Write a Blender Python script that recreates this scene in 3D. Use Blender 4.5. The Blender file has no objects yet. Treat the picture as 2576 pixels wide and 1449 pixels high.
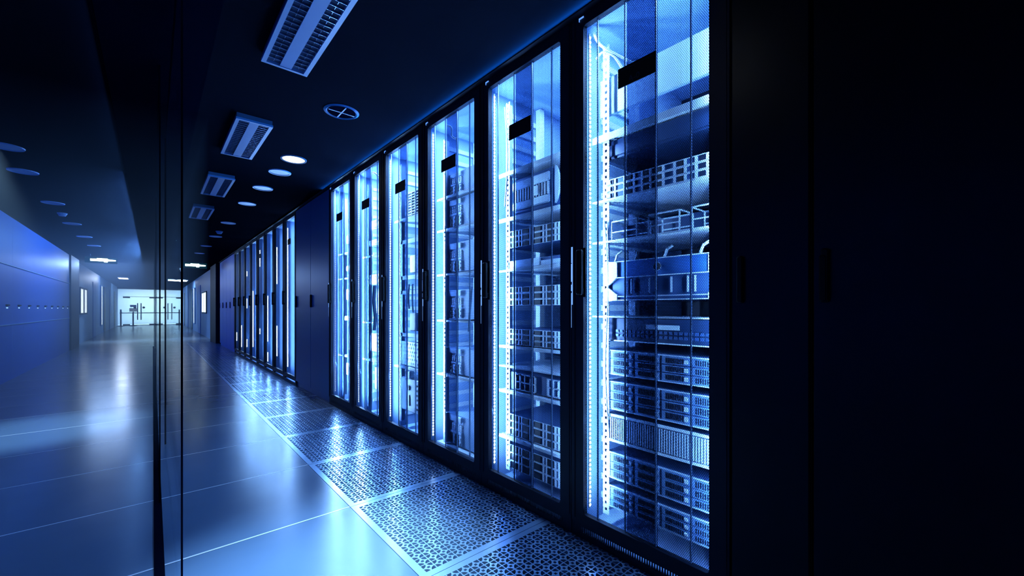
import bpy, math, random
import numpy as np
from mathutils import Vector, Matrix
from mathutils.geometry import delaunay_2d_cdt

random.seed(11)
SC = bpy.context.scene
COL = SC.collection
R = math.radians

# ------------------------------------------------------------------ materials
def mat(name, color=(.5, .5, .5), rough=.5, metal=0.0, spec=.5, emit=None, strength=0.0, sample=True, bump=0.0, bscale=60, var=0.0):
    m = bpy.data.materials.new(name); m.use_nodes = True
    nt = m.node_tree; b = nt.nodes['Principled BSDF']
    b.inputs['Base Color'].default_value = (*color, 1)
    b.inputs['Roughness'].default_value = rough
    b.inputs['Metallic'].default_value = metal
    b.inputs['Specular IOR Level'].default_value = spec
    if emit:
        b.inputs['Emission Color'].default_value = (*emit, 1)
        b.inputs['Emission Strength'].default_value = strength
        if not sample: m.cycles.emission_sampling = 'NONE'
    if bump or var:
        tc = nt.nodes.new('ShaderNodeTexCoord'); nz = nt.nodes.new('ShaderNodeTexNoise')
        nz.inputs['Scale'].default_value = bscale; nz.inputs['Detail'].default_value = 2
        nt.links.new(tc.outputs['Object'], nz.inputs['Vector'])
        if bump:
            bp = nt.nodes.new('ShaderNodeBump'); bp.inputs['Strength'].default_value = bump; bp.inputs['Distance'].default_value = .002
            nt.links.new(nz.outputs['Fac'], bp.inputs['Height']); nt.links.new(bp.outputs['Normal'], b.inputs['Normal'])
        if var:
            mr = nt.nodes.new('ShaderNodeMapRange')
            mr.inputs['To Min'].default_value = max(0, rough - var); mr.inputs['To Max'].default_value = rough + var
            nt.links.new(nz.outputs['Fac'], mr.inputs['Value']); nt.links.new(mr.outputs['Result'], b.inputs['Roughness'])
    return m

M = {}
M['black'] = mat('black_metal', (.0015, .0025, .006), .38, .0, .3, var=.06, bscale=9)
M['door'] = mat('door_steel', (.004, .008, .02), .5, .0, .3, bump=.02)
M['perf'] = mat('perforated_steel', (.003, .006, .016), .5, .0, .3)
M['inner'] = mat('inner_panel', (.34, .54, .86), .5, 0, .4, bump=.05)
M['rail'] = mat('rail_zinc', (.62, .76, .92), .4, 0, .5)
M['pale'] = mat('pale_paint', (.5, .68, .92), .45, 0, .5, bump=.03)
M['chassis'] = mat('chassis_steel', (.04, .10, .26), .4, .2, .5, bump=.03)
M['dark'] = mat('dark_plastic', (.006, .012, .03), .4, 0, .4)
M['navy'] = mat('navy_panel', (.012, .035, .10), .45, 0, .4)
M['plate'] = mat('sign_black', (.0015, .002, .004), .6, 0, .2)
M['signink'] = mat('sign_print', (.01, .03, .06), .6, 0, .2)
M['led'] = mat('diode', (1, 1, 1), .5, emit=(.62, .82, 1), strength=14, sample=False)
M['ledbase'] = mat('diode_tape', (.8, .9, 1), .5)
M['glint'] = mat('leak_glow', (.8, .9, 1), .4, emit=(.2, .45, 1), strength=.9, sample=False)
M['glint2'] = mat('slit_glow', (.8, .9, 1), .4, emit=(.12, .32, 1), strength=1.2, sample=False)
M['cable'] = mat('cable_sheath', (.6, .75, .9), .5)
M['ceil'] = mat('ceiling_board', (.006, .008, .014), .8, 0, 0, bump=.15, bscale=220)
M['beam'] = mat('beam_paint', (.0015, .003, .010), .7, 0, 0)
M['wallblue'] = mat('wall_blue', (.10, .22, .52), .55, 0, .4, bump=.05)
M['cabblue'] = mat('cabinet_blue', (.035, .22, .85), .45, 0, .3)
M['cabdark'] = mat('cabinet_midnight', (.004, .15, .40), .36, 0, .4)
M['portal'] = mat('portal_dark', (.005, .007, .022), .6)
M['hallwall'] = mat('hall_wall', (.16, .34, .72), .5, 0, .4, bump=.05)
M['white'] = mat('lobby_white', (.75, .9, .95), .6)
M['steel'] = mat('brushed_steel', (.5, .62, .8), .25, .9)
M['lampframe'] = mat('lamp_enamel', (.30, .50, .85), .35)
M['lampcentre'] = mat('lamp_centre', (.14, .32, .70), .45)
M['lampbody'] = mat('lamp_housing', (.10, .15, .26), .5)
M['louver'] = mat('louver_alu', (.22, .32, .5), .2, .8)
M['lens'] = mat('downlight_lens', (.6, .72, .9), .35, 0, .6)
M['lenslit'] = mat('downlight_lit', (1, 1, 1), .4, emit=(.82, .92, 1), strength=6, sample=False)
M['exitgreen'] = mat('exit_green', (.01, .08, .08), .4, emit=(.02, .30, .34), strength=.05, sample=False)
M['exitlit'] = mat('exit_arrow', (1, 1, 1), .4, emit=(.75, 1, .98), strength=5, sample=False)
M['winlit'] = mat('window_lit', (1, 1, 1), .4, emit=(.62, .82, 1), strength=1.6, sample=False)
M['grate'] = mat('grate_alu', (.36, .56, .84), .24, .55, .6, var=.06, bscale=14)
M['pit'] = mat('pit_concrete', (.004, .007, .016), .9)
M['dotline'] = mat('panel_light', (1, 1, 1), .4, emit=(.3, .6, 1), strength=1.6, sample=False)
M['strip'] = mat('joint_metal', (.4, .65, 1), .5, 0)

def glass_mat(name, tint, keep=.9):
    m = bpy.data.materials.new(name); m.use_nodes = True
    nt = m.node_tree; nt.nodes.clear()
    out = nt.nodes.new('ShaderNodeOutputMaterial'); mix = nt.nodes.new('ShaderNodeMixShader')
    tr = nt.nodes.new('ShaderNodeBsdfTransparent'); tr.inputs[0].default_value = (*tint, 1)
    gl = nt.nodes.new('ShaderNodeBsdfGlossy'); gl.inputs['Roughness'].default_value = .02
    lw = nt.nodes.new('ShaderNodeFresnel'); lw.inputs['IOR'].default_value = 1.06
    mn = nt.nodes.new('ShaderNodeMath'); mn.operation = 'MINIMUM'; mn.inputs[1].default_value = .10
    nt.links.new(lw.outputs[0], mn.inputs[0]); nt.links.new(mn.outputs[0], mix.inputs[0]); nt.links.new(tr.outputs[0], mix.inputs[1]); nt.links.new(gl.outputs[0], mix.inputs[2])
    nt.links.new(mix.outputs[0], out.inputs[0])
    return m
M['glass'] = glass_mat('clear_glass', (.95, .97, .99))
M['doorglass'] = glass_mat('door_glass', (.93, .96, .98))
M['smoke'] = glass_mat('dark_tint', (.30, .36, .46))

def floor_mat():
    m = mat('floor_tile', (.13, .19, .34), .2, 0, .6)
    nt = m.node_tree; b = nt.nodes['Principled BSDF']; N = nt.nodes.new; L = nt.links.new
    tc = N('ShaderNodeTexCoord'); sp = N('ShaderNodeSeparateXYZ'); L(tc.outputs['Object'], sp.inputs[0])
    a = N('ShaderNodeMath'); a.operation = 'SUBTRACT'; a.inputs[1].default_value = .66; L(sp.outputs['Y'], a.inputs[0])
    f = N('ShaderNodeMath'); f.operation = 'MODULO'; f.inputs[1].default_value = .8
    s = N('ShaderNodeMath'); s.operation = 'ADD'; s.inputs[1].default_value = 8.0; L(a.outputs[0], s.inputs[0]); L(s.outputs[0], f.inputs[0])
    lt = N('ShaderNodeMath'); lt.operation = 'LESS_THAN'; lt.inputs[1].default_value = .011; L(f.outputs[0], lt.inputs[0])
    g1 = N('ShaderNodeMath'); g1.operation = 'GREATER_THAN'; g1.inputs[1].default_value = .797; L(f.outputs[0], g1.inputs[0])
    nz = N('ShaderNodeTexNoise'); nz.inputs['Scale'].default_value = 2.2; nz.inputs['Detail'].default_value = 4; L(tc.outputs['Object'], nz.inputs['Vector'])
    cr = N('ShaderNodeMix'); cr.data_type = 'RGBA'; cr.inputs['A'].default_value = (.075, .14, .26, 1); cr.inputs['B'].default_value = (.10, .175, .31, 1)
    L(nz.outputs['Fac'], cr.inputs['Factor'])
    m1 = N('ShaderNodeMix'); m1.data_type = 'RGBA'; m1.inputs['B'].default_value = (.55, .68, .85, 1)
    L(lt.outputs[0], m1.inputs['Factor']); L(cr.outputs['Result'], m1.inputs['A'])
    m2 = N('ShaderNodeMix'); m2.data_type = 'RGBA'; m2.inputs['B'].default_value = (.02, .03, .05, 1)
    L(g1.outputs[0], m2.inputs['Factor']); L(m1.outputs['Result'], m2.inputs['A']); L(m2.outputs['Result'], b.inputs['Base Color'])
    mr = N('ShaderNodeMapRange'); mr.inputs['To Min'].default_value = .17; mr.inputs['To Max'].default_value = .27
    L(nz.outputs['Fac'], mr.inputs['Value']); L(mr.outputs['Result'], b.inputs['Roughness'])
    return m
M['floor'] = floor_mat()

# ------------------------------------------------------------------ mesh helpers
class MB:
    def __init__(s): s.v = []; s.f = []; s.mi = []
    def poly(s, pts, mi=0):
        n = len(s.v); s.v += [tuple(p) for p in pts]; s.f.append(tuple(range(n, n + len(pts)))); s.mi.append(mi); return s
    def box(s, x0, x1, y0, y1, z0, z1, mi=0):
        n = len(s.v)
        s.v += [(x, y, z) for x in (x0, x1) for y in (y0, y1) for z in (z0, z1)]
        for q in ((0, 1, 3, 2), (4, 6, 7, 5), (0, 4, 5, 1), (2, 3, 7, 6), (0, 2, 6, 4), (1, 5, 7, 3)):
            s.f.append(tuple(n + k for k in q)); s.mi.append(mi)
        return s
    def bbox(s, x0, x1, y0, y1, z0, z1, b=.004, mi=0):
        # box with chamfered vertical-front edges: octagonal loft in x
        lo, hi = min(x0, x1), max(x0, x1)
        def ring(x, i):
            return [(x, y0 + i, z0), (x, y1 - i, z0), (x, y1, z0 + i), (x, y1, z1 - i), (x, y1 - i, z1), (x, y0 + i, z1), (x, y0, z1 - i), (x, y0, z0 + i)]
        def inset(x):
            c = ring(x, b); yc, zc = (y0 + y1) / 2, (z0 + z1) / 2
            return [(p[0], p[1] + (b if p[1] < yc else -b) , p[2] + (b if p[2] < zc else -b)) for p in c]
        rings = [inset(lo), ring(lo + b, b), ring(hi - b, b), inset(hi)]
        n = len(s.v)
        for r in rings: s.v += r
        for k in range(3):
            for i in range(8):
                j = (i + 1) % 8
                s.f.append((n + k * 8 + i, n + k * 8 + j, n + k * 8 + 8 + j, n + k * 8 + 8 + i)); s.mi.append(mi)
        s.f.append(tuple(n + i for i in range(8))); s.mi.append(mi)
        s.f.append(tuple(n + 24 + 7 - i for i in range(8))); s.mi.append(mi)
        return s
    def cyl(s, c, r, h, axis='z', seg=20, r2=None, mi=0):
        r2 = r if r2 is None else r2; n = len(s.v)
        for k, (rr, t) in enumerate(((r, 0), (r2, h))):
            for i in range(seg):
                a = 2 * math.pi * i / seg; u, w = rr * math.cos(a), rr * math.sin(a)
                d = {'z': (u, w, t), 'y': (u, t, w), 'x': (t, u, w)}[axis]
                s.v.append((c[0] + d[0], c[1] + d[1], c[2] + d[2]))
        for i in range(seg):
            j = (i + 1) % seg; s.f.append((n + i, n + j, n + seg + j, n + seg + i)); s.mi.append(mi)
        s.f.append(tuple(n + i for i in range(seg))[::-1]); s.mi.append(mi)
        s.f.append(tuple(n + seg + i for i in range(seg))); s.mi.append(mi)
        return s
    def tube(s, pts, r=.004, seg=7, mi=0):
        n = len(s.v); P = [Vector(p) for p in pts]
        for k, p in enumerate(P):
            d = (P[min(k + 1, len(P) - 1)] - P[max(k - 1, 0)]).normalized()
            a = d.cross(Vector((1, .13, .07))).normalized(); b = d.cross(a)
            for i in range(seg):
                t = 2 * math.pi * i / seg; q = p + a * (r * math.cos(t)) + b * (r * math.sin(t)); s.v.append(tuple(q))
        for k in range(len(P) - 1):
            for i in range(seg):
                j = (i + 1) % seg
                s.f.append((n + k * seg + i, n + k * seg + j, n + (k + 1) * seg + j, n + (k + 1) * seg + i)); s.mi.append(mi)
        return s
    def mesh(s, name, mats):
        me = bpy.data.meshes.new(name); me.from_pydata(s.v, [], s.f)
        if not isinstance(mats, (list, tuple)): mats = [mats]
        for m in mats: me.materials.append(m)
        if len(mats) > 1: me.polygons.foreach_set('material_index', s.mi)
        me.update(); return me
    def obj(s, name, mats, parent=None, loc=(0, 0, 0)):
        return place(s.mesh(name, mats), name, parent, loc)

def place(me, name, parent=None, loc=(0, 0, 0)):
    o = bpy.data.objects.new(name, me); COL.objects.link(o); o.location = loc
    if parent: o.parent = parent
    return o
def tag(o, label, cat, group=None):
    o['label'] = label; o['category'] = cat
    if group: o['group'] = group
    return o
def thing(name, label, cat, loc=(0, 0, 0), group=None):
    o = bpy.data.objects.new(name, None); COL.objects.link(o); o.location = loc; o.empty_display_size = .1
    return tag(o, label, cat, group)
def struct(o): o['kind'] = 'structure'; return o
def copy_tree(o, parent=None):
    c = o.copy(); COL.objects.link(c); c.parent = parent
    for ch in o.children: copy_tree(ch, c)
    return c
def area(name, loc, direction, sx, sy, power, color, parent=None, spread=180):
    l = bpy.data.lights.new(name, 'AREA'); l.shape = 'RECTANGLE'; l.size = sx; l.size_y = sy; l.energy = power; l.color = color
    l.spread = R(spread)
    o = bpy.data.objects.new(name, l); COL.objects.link(o); o.location = loc
    d = Vector(direction).normalized()
    zc = -d; up = Vector((0, 0, 1)) if abs(d.z) < .95 else Vector((0, 1, 0))
    yc = (up - zc * up.dot(zc)).normalized(); xc = yc.cross(zc)
    o.rotation_euler = Matrix((xc, yc, zc)).transposed().to_euler()
    return o
def spot(name, loc, target, power, color, angle=60, blend=.6, radius=.05):
    l = bpy.data.lights.new(name, 'SPOT'); l.energy = power; l.color = color; l.spot_size = R(angle); l.spot_blend = blend; l.shadow_soft_size = radius
    o = bpy.data.objects.new(name, l); COL.objects.link(o); o.location = loc
    o.rotation_euler = (Vector(target) - Vector(loc)).to_track_quat('-Z', 'Y').to_euler()
    return o

# ------------------------------------------------------------------ camera
FOC, CX, HY, VX = 1030.0, 1288.0, 777.0, 384.0
TH = math.atan((CX - VX) / FOC)
EYE = 1.08; CEIL = 2.49
cam = bpy.data.cameras.new('camera'); co = bpy.data.objects.new('camera', cam); COL.objects.link(co)
co.location = (0, 0, EYE); co.rotation_euler = (R(90), 0, -TH)
cam.sensor_fit = 'HORIZONTAL'; cam.sensor_width = 36; cam.lens = 36 * FOC / 2576
cam.shift_y = (HY - 724.5) / 2576; cam.clip_start = .01; cam.clip_end = 200
SC.camera = co

XR = 1.513          # front plane of the rack row
XF = 1.633          # front plane of the equipment
PITCH = .72; BASE = .573
PZ0, PZ1 = .118, 2.405
LC = (.22, .48, 1.0)     # colour of the rack lighting

# ------------------------------------------------------------------ shared rack meshes
def perforated(w, h, p=.0066, s=.775):
    dz = p * .8660254; nx = int(w / p); nz = int(h / dz)
    ox = (w - (nx - .5) * p) / 2; oz = (h - (nz - 1) * dz) / 2
    ii, jj = np.meshgrid(np.arange(nx), np.arange(nz), indexing='ij')
    cx = ox + ii * p + (jj % 2) * p / 2; cz = oz + jj * dz
    r = p / math.sqrt(3) * s
    ang = np.radians(30 + 60 * np.arange(6))
    vx = cx[..., None] + r * np.cos(ang); vz = cz[..., None] + r * np.sin(ang)
    V = np.zeros(vx.shape + (3,), np.float32); V[..., 1] = vx; V[..., 2] = vz
    V = V.reshape(-1, 3)
    def vid(i, j, k): return (i * nz + j) * 6 + k
    Q = []; T = []
    i, j = ii, jj
    def quad(mask, a, b, c, d): Q.append(np.stack([a[mask], b[mask], c[mask], d[mask]], -1))
    m = i + 1 < nx
    quad(m, vid(i, j, 0), vid(i, j, 5), vid(i + 1, j, 3), vid(i + 1, j, 2))
    a = i + (j & 1); m6 = (a < nx) & (j + 1 < nz)
    quad(m6, vid(i, j, 1), vid(i, j, 0), vid(a, j + 1, 4), vid(a, j + 1, 3))
    b = i - 1 + (j & 1); m12 = (b >= 0) & (b < nx) & (j + 1 < nz)
    quad(m12, vid(i, j, 2), vid(i, j, 1), vid(b, j + 1, 5), vid(b, j + 1, 4))
    mm = (i + 1 < nx) & m6
    T.append(np.stack([vid(i, j, 0)[mm], vid(i + 1, j, 2)[mm], vid(a, j + 1, 4)[mm]], -1))
    mm = m6 & m12
    T.append(np.stack([vid(i, j, 1)[mm], vid(a, j + 1, 3)[mm], vid(b, j + 1, 5)[mm]], -1))
    Q = np.concatenate(Q); T = np.concatenate(T)
    me = bpy.data.meshes.new('perforated_panel')
    me.vertices.add(len(V)); me.vertices.foreach_set('co', V.ravel())
    nl = Q.size + T.size; me.loops.add(nl); me.loops.foreach_set('vertex_index', np.concatenate([Q.ravel(), T.ravel()]).astype(np.int32))
    nf = len(Q) + len(T); me.polygons.add(nf)
    st = np.concatenate([np.arange(len(Q)) * 4, Q.size + np.arange(len(T)) * 3]).astype(np.int32)
    me.polygons.foreach_set('loop_start', st)
    me.update(calc_edges=True); me.materials.append(M['perf'])
    return me
P0, P1 = .070, .646       # perforated opening inside the rack pitch
PERF = perforated(P1 - P0 + .008, PZ1 - PZ0 + .008)

def frame_mesh():
    b = MB()
    W = PITCH - .003
    x0, x1 = XR, XR + .028
    b.box(x0, x1, 0.001, P0, .075, 2.462); b.box(x0, x1, P1, W, .075, 2.462)
    b.box(x0, x1, P0, P1, .075, PZ0); b.box(x0, x1, P0, P1, PZ1, 2.462)
    # rounded inner corners of the opening
    for (yy, sy) in ((P0, 1), (P1, -1)):
        for (zz, sz) in ((PZ0, 1), (PZ1, -1)):
            pts = [(x0 + .001, yy, zz)]
            for k in range(5):
                a = R(90 * k / 4); pts.append((x0 + .001, yy + sy * .016 * (1 - math.sin(a)), zz + sz * .016 * (1 - math.cos(a))))
            b.poly(pts)
    # hinge side bevel strip
    b.box(x0 - .004, x0, W - .022, W - .006, .09, 2.45)
    b.box(x0 - .003, x0, .010, .016, .09, 2.45)
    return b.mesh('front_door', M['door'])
FRAME = frame_mesh()

def ribs_mesh():
    b = MB()
    for k in (1, 3, 5, 7):
        y = P0 + .072 * k + .003
        b.box(XR + .016, XR + .024, y - .0022, y + .0022, PZ0, PZ1)
    return b.mesh('stiffener', M['rail'])
RIBS = ribs_mesh()
FILM = MB().box(XR + .026, XR + .027, P0 + .216, P0 + .358, PZ0, PZ1).mesh('tinted_strip', M['smoke'])  # tinted sheet that darkens the band between two stiffeners

def body_mesh(back=2):
    b = MB(); W = PITCH - .003; x0, x1 = XR + .03, 2.6
    t = .018
    b.box(x0, x1, .001, t, .0, 2.45); b.box(x0, x1, W - t, W, 0, 2.45)
    b.box(x0, x1, t, W - t, 2.43, 2.45); b.box(XR + .013, x1, t, W - t, 0, .028)
    b.box(x1 - .02, x1, t, W - t, .02, 2.43, back)
    if back: b.box(2.28, 2.29, t, W * .62, .03, 2.0, back)
    # plinth with a slotted opening
    b.box(XR + .004, XR + .012, .001, W, .0, .03, 1); b.box(XR + .004, XR + .02, .001, W, .055, .075, 1)
    b.box(XR + .004, x0, .001, .06, .03, .055, 1); b.box(XR + .004, x0, .66, W, .03, .055, 1)
    return b.mesh('cabinet_body', [M['inner'], M['door'], M['dark']])
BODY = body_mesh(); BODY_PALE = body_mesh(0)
def vent_mesh():
    b = MB()
    n = 54
    for k in range(n):
        y = .06 + .6 * (k + .5) / n
        b.box(XR + .004, XR + .012, y - .0022, y + .0022, .03, .055)
    return b.mesh('vent_grille', M['door'])
VENT = vent_mesh()
def back_mesh():
    b = MB()
    # rear inner column, cable ladder and rear rails, give the pale interior some depth
    b.box(1.95, 1.99, .03, .07, .03, 2.42); b.box(1.95, 1.99, .645, .685, .03, 2.42)
    for k in range(24):
        z = .12 + k * .095
        b.box(1.72, 1.95, .685, .697, z, z + .03)
    return b.mesh('rear_rail', M['rail'])
BACK = back_mesh()
def rail_mesh():
    b = MB(); x = XF - .004
    # L-shaped mounting rail with square holes as inset dark squares
    b.box(x, x + .003, 0, .012, 0, 2.24); b.box(x, x + .003, .024, .032, 0, 2.24)
    n = 72
    for k in range(n):
        z = 2.24 * k / n; b.box(x, x + .003, .012, .024, z, z + 2.24 / n * .55)
    b.box(x, x + .05, .032, .035, 0, 2.24)
    return b.mesh('mounting_rail', M['rail'])
RAIL = rail_mesh()
def strip_mesh():
    return MB().box(XR + .034, XR + .046, P1 - .008, P1 - .004, .14, 2.38).mesh('light_strip', M['ledbase'])
STRIP = strip_mesh()
def diodes(z0, z1, step=.021):
    b = MB(); z = z0
    while z < z1:
        b.box(XR + .036, XR + .044, P1 - .0115, P1 - .008, z, z + .009); z += step
    return b.mesh('diode_row', M['led'])
DIODES = diodes(.15, 2.36)
def handle_mesh():
    b = MB()
    b.bbox(XR - .034, XR - .012, P1 - .012, P1 + .020, 1.145, 1.355, .005)
    b.box(XR - .014, XR, P1 - .008, P1 + .016, 1.150, 1.175); b.box(XR - .014, XR, P1 - .008, P1 + .016, 1.325, 1.35)
    b.box(XR - .003, XR, P1 - .016, P1 + .024, 1.135, 1.365)
    return b.mesh('handle', M['plate'])
HANDLE = handle_mesh()
PLATE = MB().box(XR - .004, XR - .001, .276, .453, 2.028, 2.112).mesh('name_plate', M['plate'])
def leak_mesh():  # glowing strips put in for light leaking through the door gap
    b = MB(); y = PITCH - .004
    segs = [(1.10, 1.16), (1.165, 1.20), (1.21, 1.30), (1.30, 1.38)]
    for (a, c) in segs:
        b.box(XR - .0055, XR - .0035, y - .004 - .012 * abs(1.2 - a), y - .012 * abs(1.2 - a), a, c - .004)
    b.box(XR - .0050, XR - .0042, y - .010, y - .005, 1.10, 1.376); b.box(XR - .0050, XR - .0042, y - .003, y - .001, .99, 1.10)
    return b.mesh('gap_glow', M['glint'])
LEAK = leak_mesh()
TOP_GLOW = MB().box(XR - .004, XR - .001, P1 - .004, P1 + .022, 2.440, 2.446).box(XR - .004, XR - .001, P1 + .020, P1 + .023, 2.43, 2.446).mesh('top_glow', M['glint2'])  # glowing bar put in for light through the gap at the top

def make_rack(idx, label, group='lit server racks in the right-hand row', power=1.0, plate=True, near=True, z_led=None):
    y0 = BASE + idx * PITCH
    t = thing('server_rack', label, 'server rack', (0, y0, 0), group)
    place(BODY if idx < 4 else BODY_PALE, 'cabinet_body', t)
    d = place(FRAME, 'front_door', t)
    place(PERF, 'perforated_panel', d, (XR + .012, P0 - .004, PZ0 - .004))
    place(HANDLE, 'handle', d)
    if plate: place(PLATE, 'name_plate', d)
    if near:
        place(RIBS, 'stiffener', d); place(FILM, 'tinted_strip', d)
        place(TOP_GLOW, 'top_glow', t); place(LEAK, 'gap_glow', t)
        place(BACK, 'rear_rail', t)
    place(VENT, 'vent_grille', t)
    place(RAIL, 'mounting_rail', t, (0, P1 - .062, .10))
    if near: place(RAIL, 'mounting_rail', t, (0, P0 + .0, .10))
    s = place(STRIP, 'light_strip', t)
    place(DIODES, 'diode_row', s)
    # the real light of the strip: one lamp into the cabinet, one out of the door
    area('rack_lamp', (XR + .05, y0 + P1 - .014, 1.26), (1, -.55, 0), .012, 2.2, 26.0 * power, LC)
    area('rack_lamp', (XR + .055, y0 + P1 - .02, 1.26), (-.35, -1, -.1), .012, 2.2, 9.0 * power, LC)
    if near:
        place(STRIP, 'light_strip', t, (0, P0 - P1 + .004, 0))  # right-hand strip and its lamp are added to brighten the equipment
        area('rack_lamp', (XR + .042, y0 + P0 - .012, 1.26), (1, .6, 0), .008, 2.2, 16.0 * power, LC)
        area('rack_lamp', (XR + .30, y0 + .36, 2.425), (0, 0, -1), .5, .3, 14 * power, LC)
    return t, y0

ORD = ['first', 'second', 'third', 'fourth', 'fifth', 'sixth']
NAMES = ['nearest', 'second nearest', 'third nearest', 'fourth nearest', 'fifth nearest', 'sixth nearest']
rack_labels = [
 'nearest lit server rack, perforated black door carrying the plate reading A-0',
 'lit server rack second from the camera, with the crescent-front appliance inside',
 'lit server rack third from the camera, with narrow grey blade units on shelves',
 'lit server rack fourth from the camera, with open square frames inside',
 'lit server rack fifth from the camera, pale interior and one dark door plate',
 'lit server rack sixth from the camera, next to the unlit dark blue cabinets']
powers = [1.25, 1.3, 1.3, 2.0, 2.6, 2.8]
RY = []
for i in range(6):
    t, y0 = make_rack(i, rack_labels[i], power=powers[i]); RY.append(y0)
    if i == 0:
        d = [c for c in t.children if c.name.startswith('front_door')][0]
        pl = [c for c in d.children if c.name.startswith('name_plate')][0]
        ink = MB().box(XR - .0046, XR - .0041, .292, .437, 2.0985, 2.1000)
        ink.obj('printed_line', M['signink'], pl)
        cu = bpy.data.curves.new('plate_text', 'FONT'); cu.body = 'A-0'; cu.size = .036; cu.extrude = .0002
        to = bpy.data.objects.new('plate_text', cu); COL.objects.link(to)
        bpy.context.view_layer.update()
        me = bpy.data.meshes.new_from_object(to.evaluated_get(bpy.context.evaluated_depsgraph_get()))
        bpy.data.objects.remove(to)
        me.materials.clear(); me.materials.append(M['signink'])
        lt = place(me, 'printed_text', pl); lt.rotation_euler = (R(90), 0, R(-90)); lt.location = (XR - .0045, .402, 2.037)

# ------------------------------------------------------------------ equipment in the racks
EY0, EY1 = .045, .600      # equipment span inside the pitch
def where(i): return NAMES[i] + ' lit rack'

BAY = MB().box(XF - .006, XF + .02, 0, .112, 0, .028).mesh('drive_bay', mat('bay_steel', (.13, .27, .55), .4, .1))
BAYG = MB()
for k in range(9): BAYG.box(XF - .0075, XF - .006, .024 + k * .0085, .028 + k * .0085, .004, .024)
BAYG = BAYG.mesh('vent_slots', M['dark'])
BTN = MB().bbox(XF - .011, XF - .006, .004, .019, .006, .021, .002).mesh('latch_button', M['rail'])
def storage_server(i, z0, z1, label, group):
    y0 = RY[i]
    t = thing('storage_server', label, 'server', (0, y0, z0), group)
    h = z1 - z0
    MB().box(XF, 2.25, EY0 + .006, EY1 - .006, 0, h).obj('chassis', M['chassis'], t)
    f = MB(); g = .006
    f.box(XF - .003, XF, EY0, EY0 + .02, 0, h).box(XF - .003, XF, EY1 - .02, EY1, 0, h).box(XF - .003, XF, EY0 + .02, EY1 - .02, h - g, h).box(XF - .003, XF, EY0 + .02, EY1 - .02, 0, g)
    f.obj('front_frame', M['pale'], t)
    rh = (h - 2 * g) / 3; cw = (EY1 - EY0 - .04) / 4
    for r in range(3):
        for c in range(4):
            b = place(BAY, 'drive_bay', t, (0, EY0 + .022 + c * cw, g + .002 + r * rh)); b.scale = (1, (cw - .008) / .112, (rh - .004) / .028)
            place(BAYG, 'vent_slots', b); place(BTN, 'latch_button', b)
    return t
for (a, b, w) in ((.77, .887, 'highest'), (.605, .74, 'second highest'), (.28, .405, 'second lowest'), (.144, .247, 'lowest')):
    storage_server(0, a, b, 'twelve-bay storage server, %s of four in the nearest lit rack' % w, 'twelve-bay storage servers in the nearest rack')

def grille_server(i, z0, z1, label, group=None):
    y0 = RY[i]; t = thing('grille_server', label, 'server', (0, y0, z0), group); h = z1 - z0
    MB().box(XF, 2.25, EY0, EY1, 0, h).obj('chassis', M['chassis'], t)
    b = MB(); n = 46
    for k in range(n):
        y = EY0 + .02 + (EY1 - EY0 - .04) * k / n
        b.box(XF - .008, XF - .001, y, y + .0055, .016, h - .016)
    b.obj('slatted_front', M['pale'], t)
    MB().box(XF - .006, XF, EY0, EY1, h - .012, h).box(XF - .006, XF, EY0, EY1, 0, .012).obj('front_frame', M['rail'], t)
    return t
grille_server(0, .455, .585, 'server with a slatted front between the storage servers of the nearest rack')

def shelf(i, z, label, lip=.014, x1=2.1, y0=.03, y1=.66, m='rail'):
    t = MB()
    t.box(XF - .03, x1, y0, y1, -.004, 0).box(XF - .034, XF - .03, y0, y1, -lip, .002)
    o = t.obj('rack_shelf', M[m], None, (0, RY[i], z)); tag(o, label, 'shelf', 'shelves inside the racks'); return o

def small_server(i, z0, h, label, group, style=0):
    y0 = RY[i]; t = thing('rack_server', label, 'server', (0, y0, z0), group)
    MB().box(XF, 2.2, EY0 + .004, EY1 - .004, 0, h).obj('chassis', M['chassis'], t)
    f = MB()
    f.box(XF - .004, XF, EY0, EY1, h - .0035, h).box(XF - .004, XF, EY0, EY1, 0, .003)
    cols = [.0, .045, .135, .16, .225, .25, .33, .355, .425, .45, .53] if style == 0 else [0, .03, .075, .12, .165, .21, .26, .32, .36, .40, .45, .5, .545]
    for c in cols: f.box(XF - .006, XF, EY0 + c, EY0 + c + .010, .003, h - .003)
    f.obj('front_panel', M['rail'], t)
    for c in (.065, .178, .276, .375, .475) if style == 0 else (.045, .09, .18, .275, .335, .42, .515):
        MB().box(XF - .005, XF, 0, .045 if style == 0 else .022, .004, h - .005).obj('drive_bay', M['dark'], t, (0, EY0 + c, 0))
    MB().bbox(XF - .012, XF - .004, EY1 - .03, EY1 - .006, .004, h - .005, .002).obj('pull_handle', M['pale'], t)
    return t
def triple(i, z0, z1, word, style=0):
    h = (z1 - z0) / 3
    for k, w in enumerate(('bottom', 'middle', 'top')):
        small_server(i, z0 + k * h, h - .002, '%s slim server of the %s, %s' % (w, word, where(i)), 'slim servers stacked in threes', style)
triple(0, 1.60, 1.695, 'three-high stack below the wide shelf', 1)
shelf(0, 1.592, 'thin shelf under the three slim servers in the nearest lit rack', .006)
triple(1, 1.447, 1.55, 'highest three-high stack')
triple(1, 1.10, 1.212, 'three-high stack at handle height')
triple(1, .866, .962, 'third three-high stack from the top')
triple(1, .32, .448, 'second lowest three-high stack')
triple(1, .12, .262, 'lowest three-high stack')
shelf(1, .858, 'shelf under the third stack of slim servers in the second lit rack')
shelf(1, .312, 'shelf under the second lowest stack of slim servers in the second lit rack')

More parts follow.
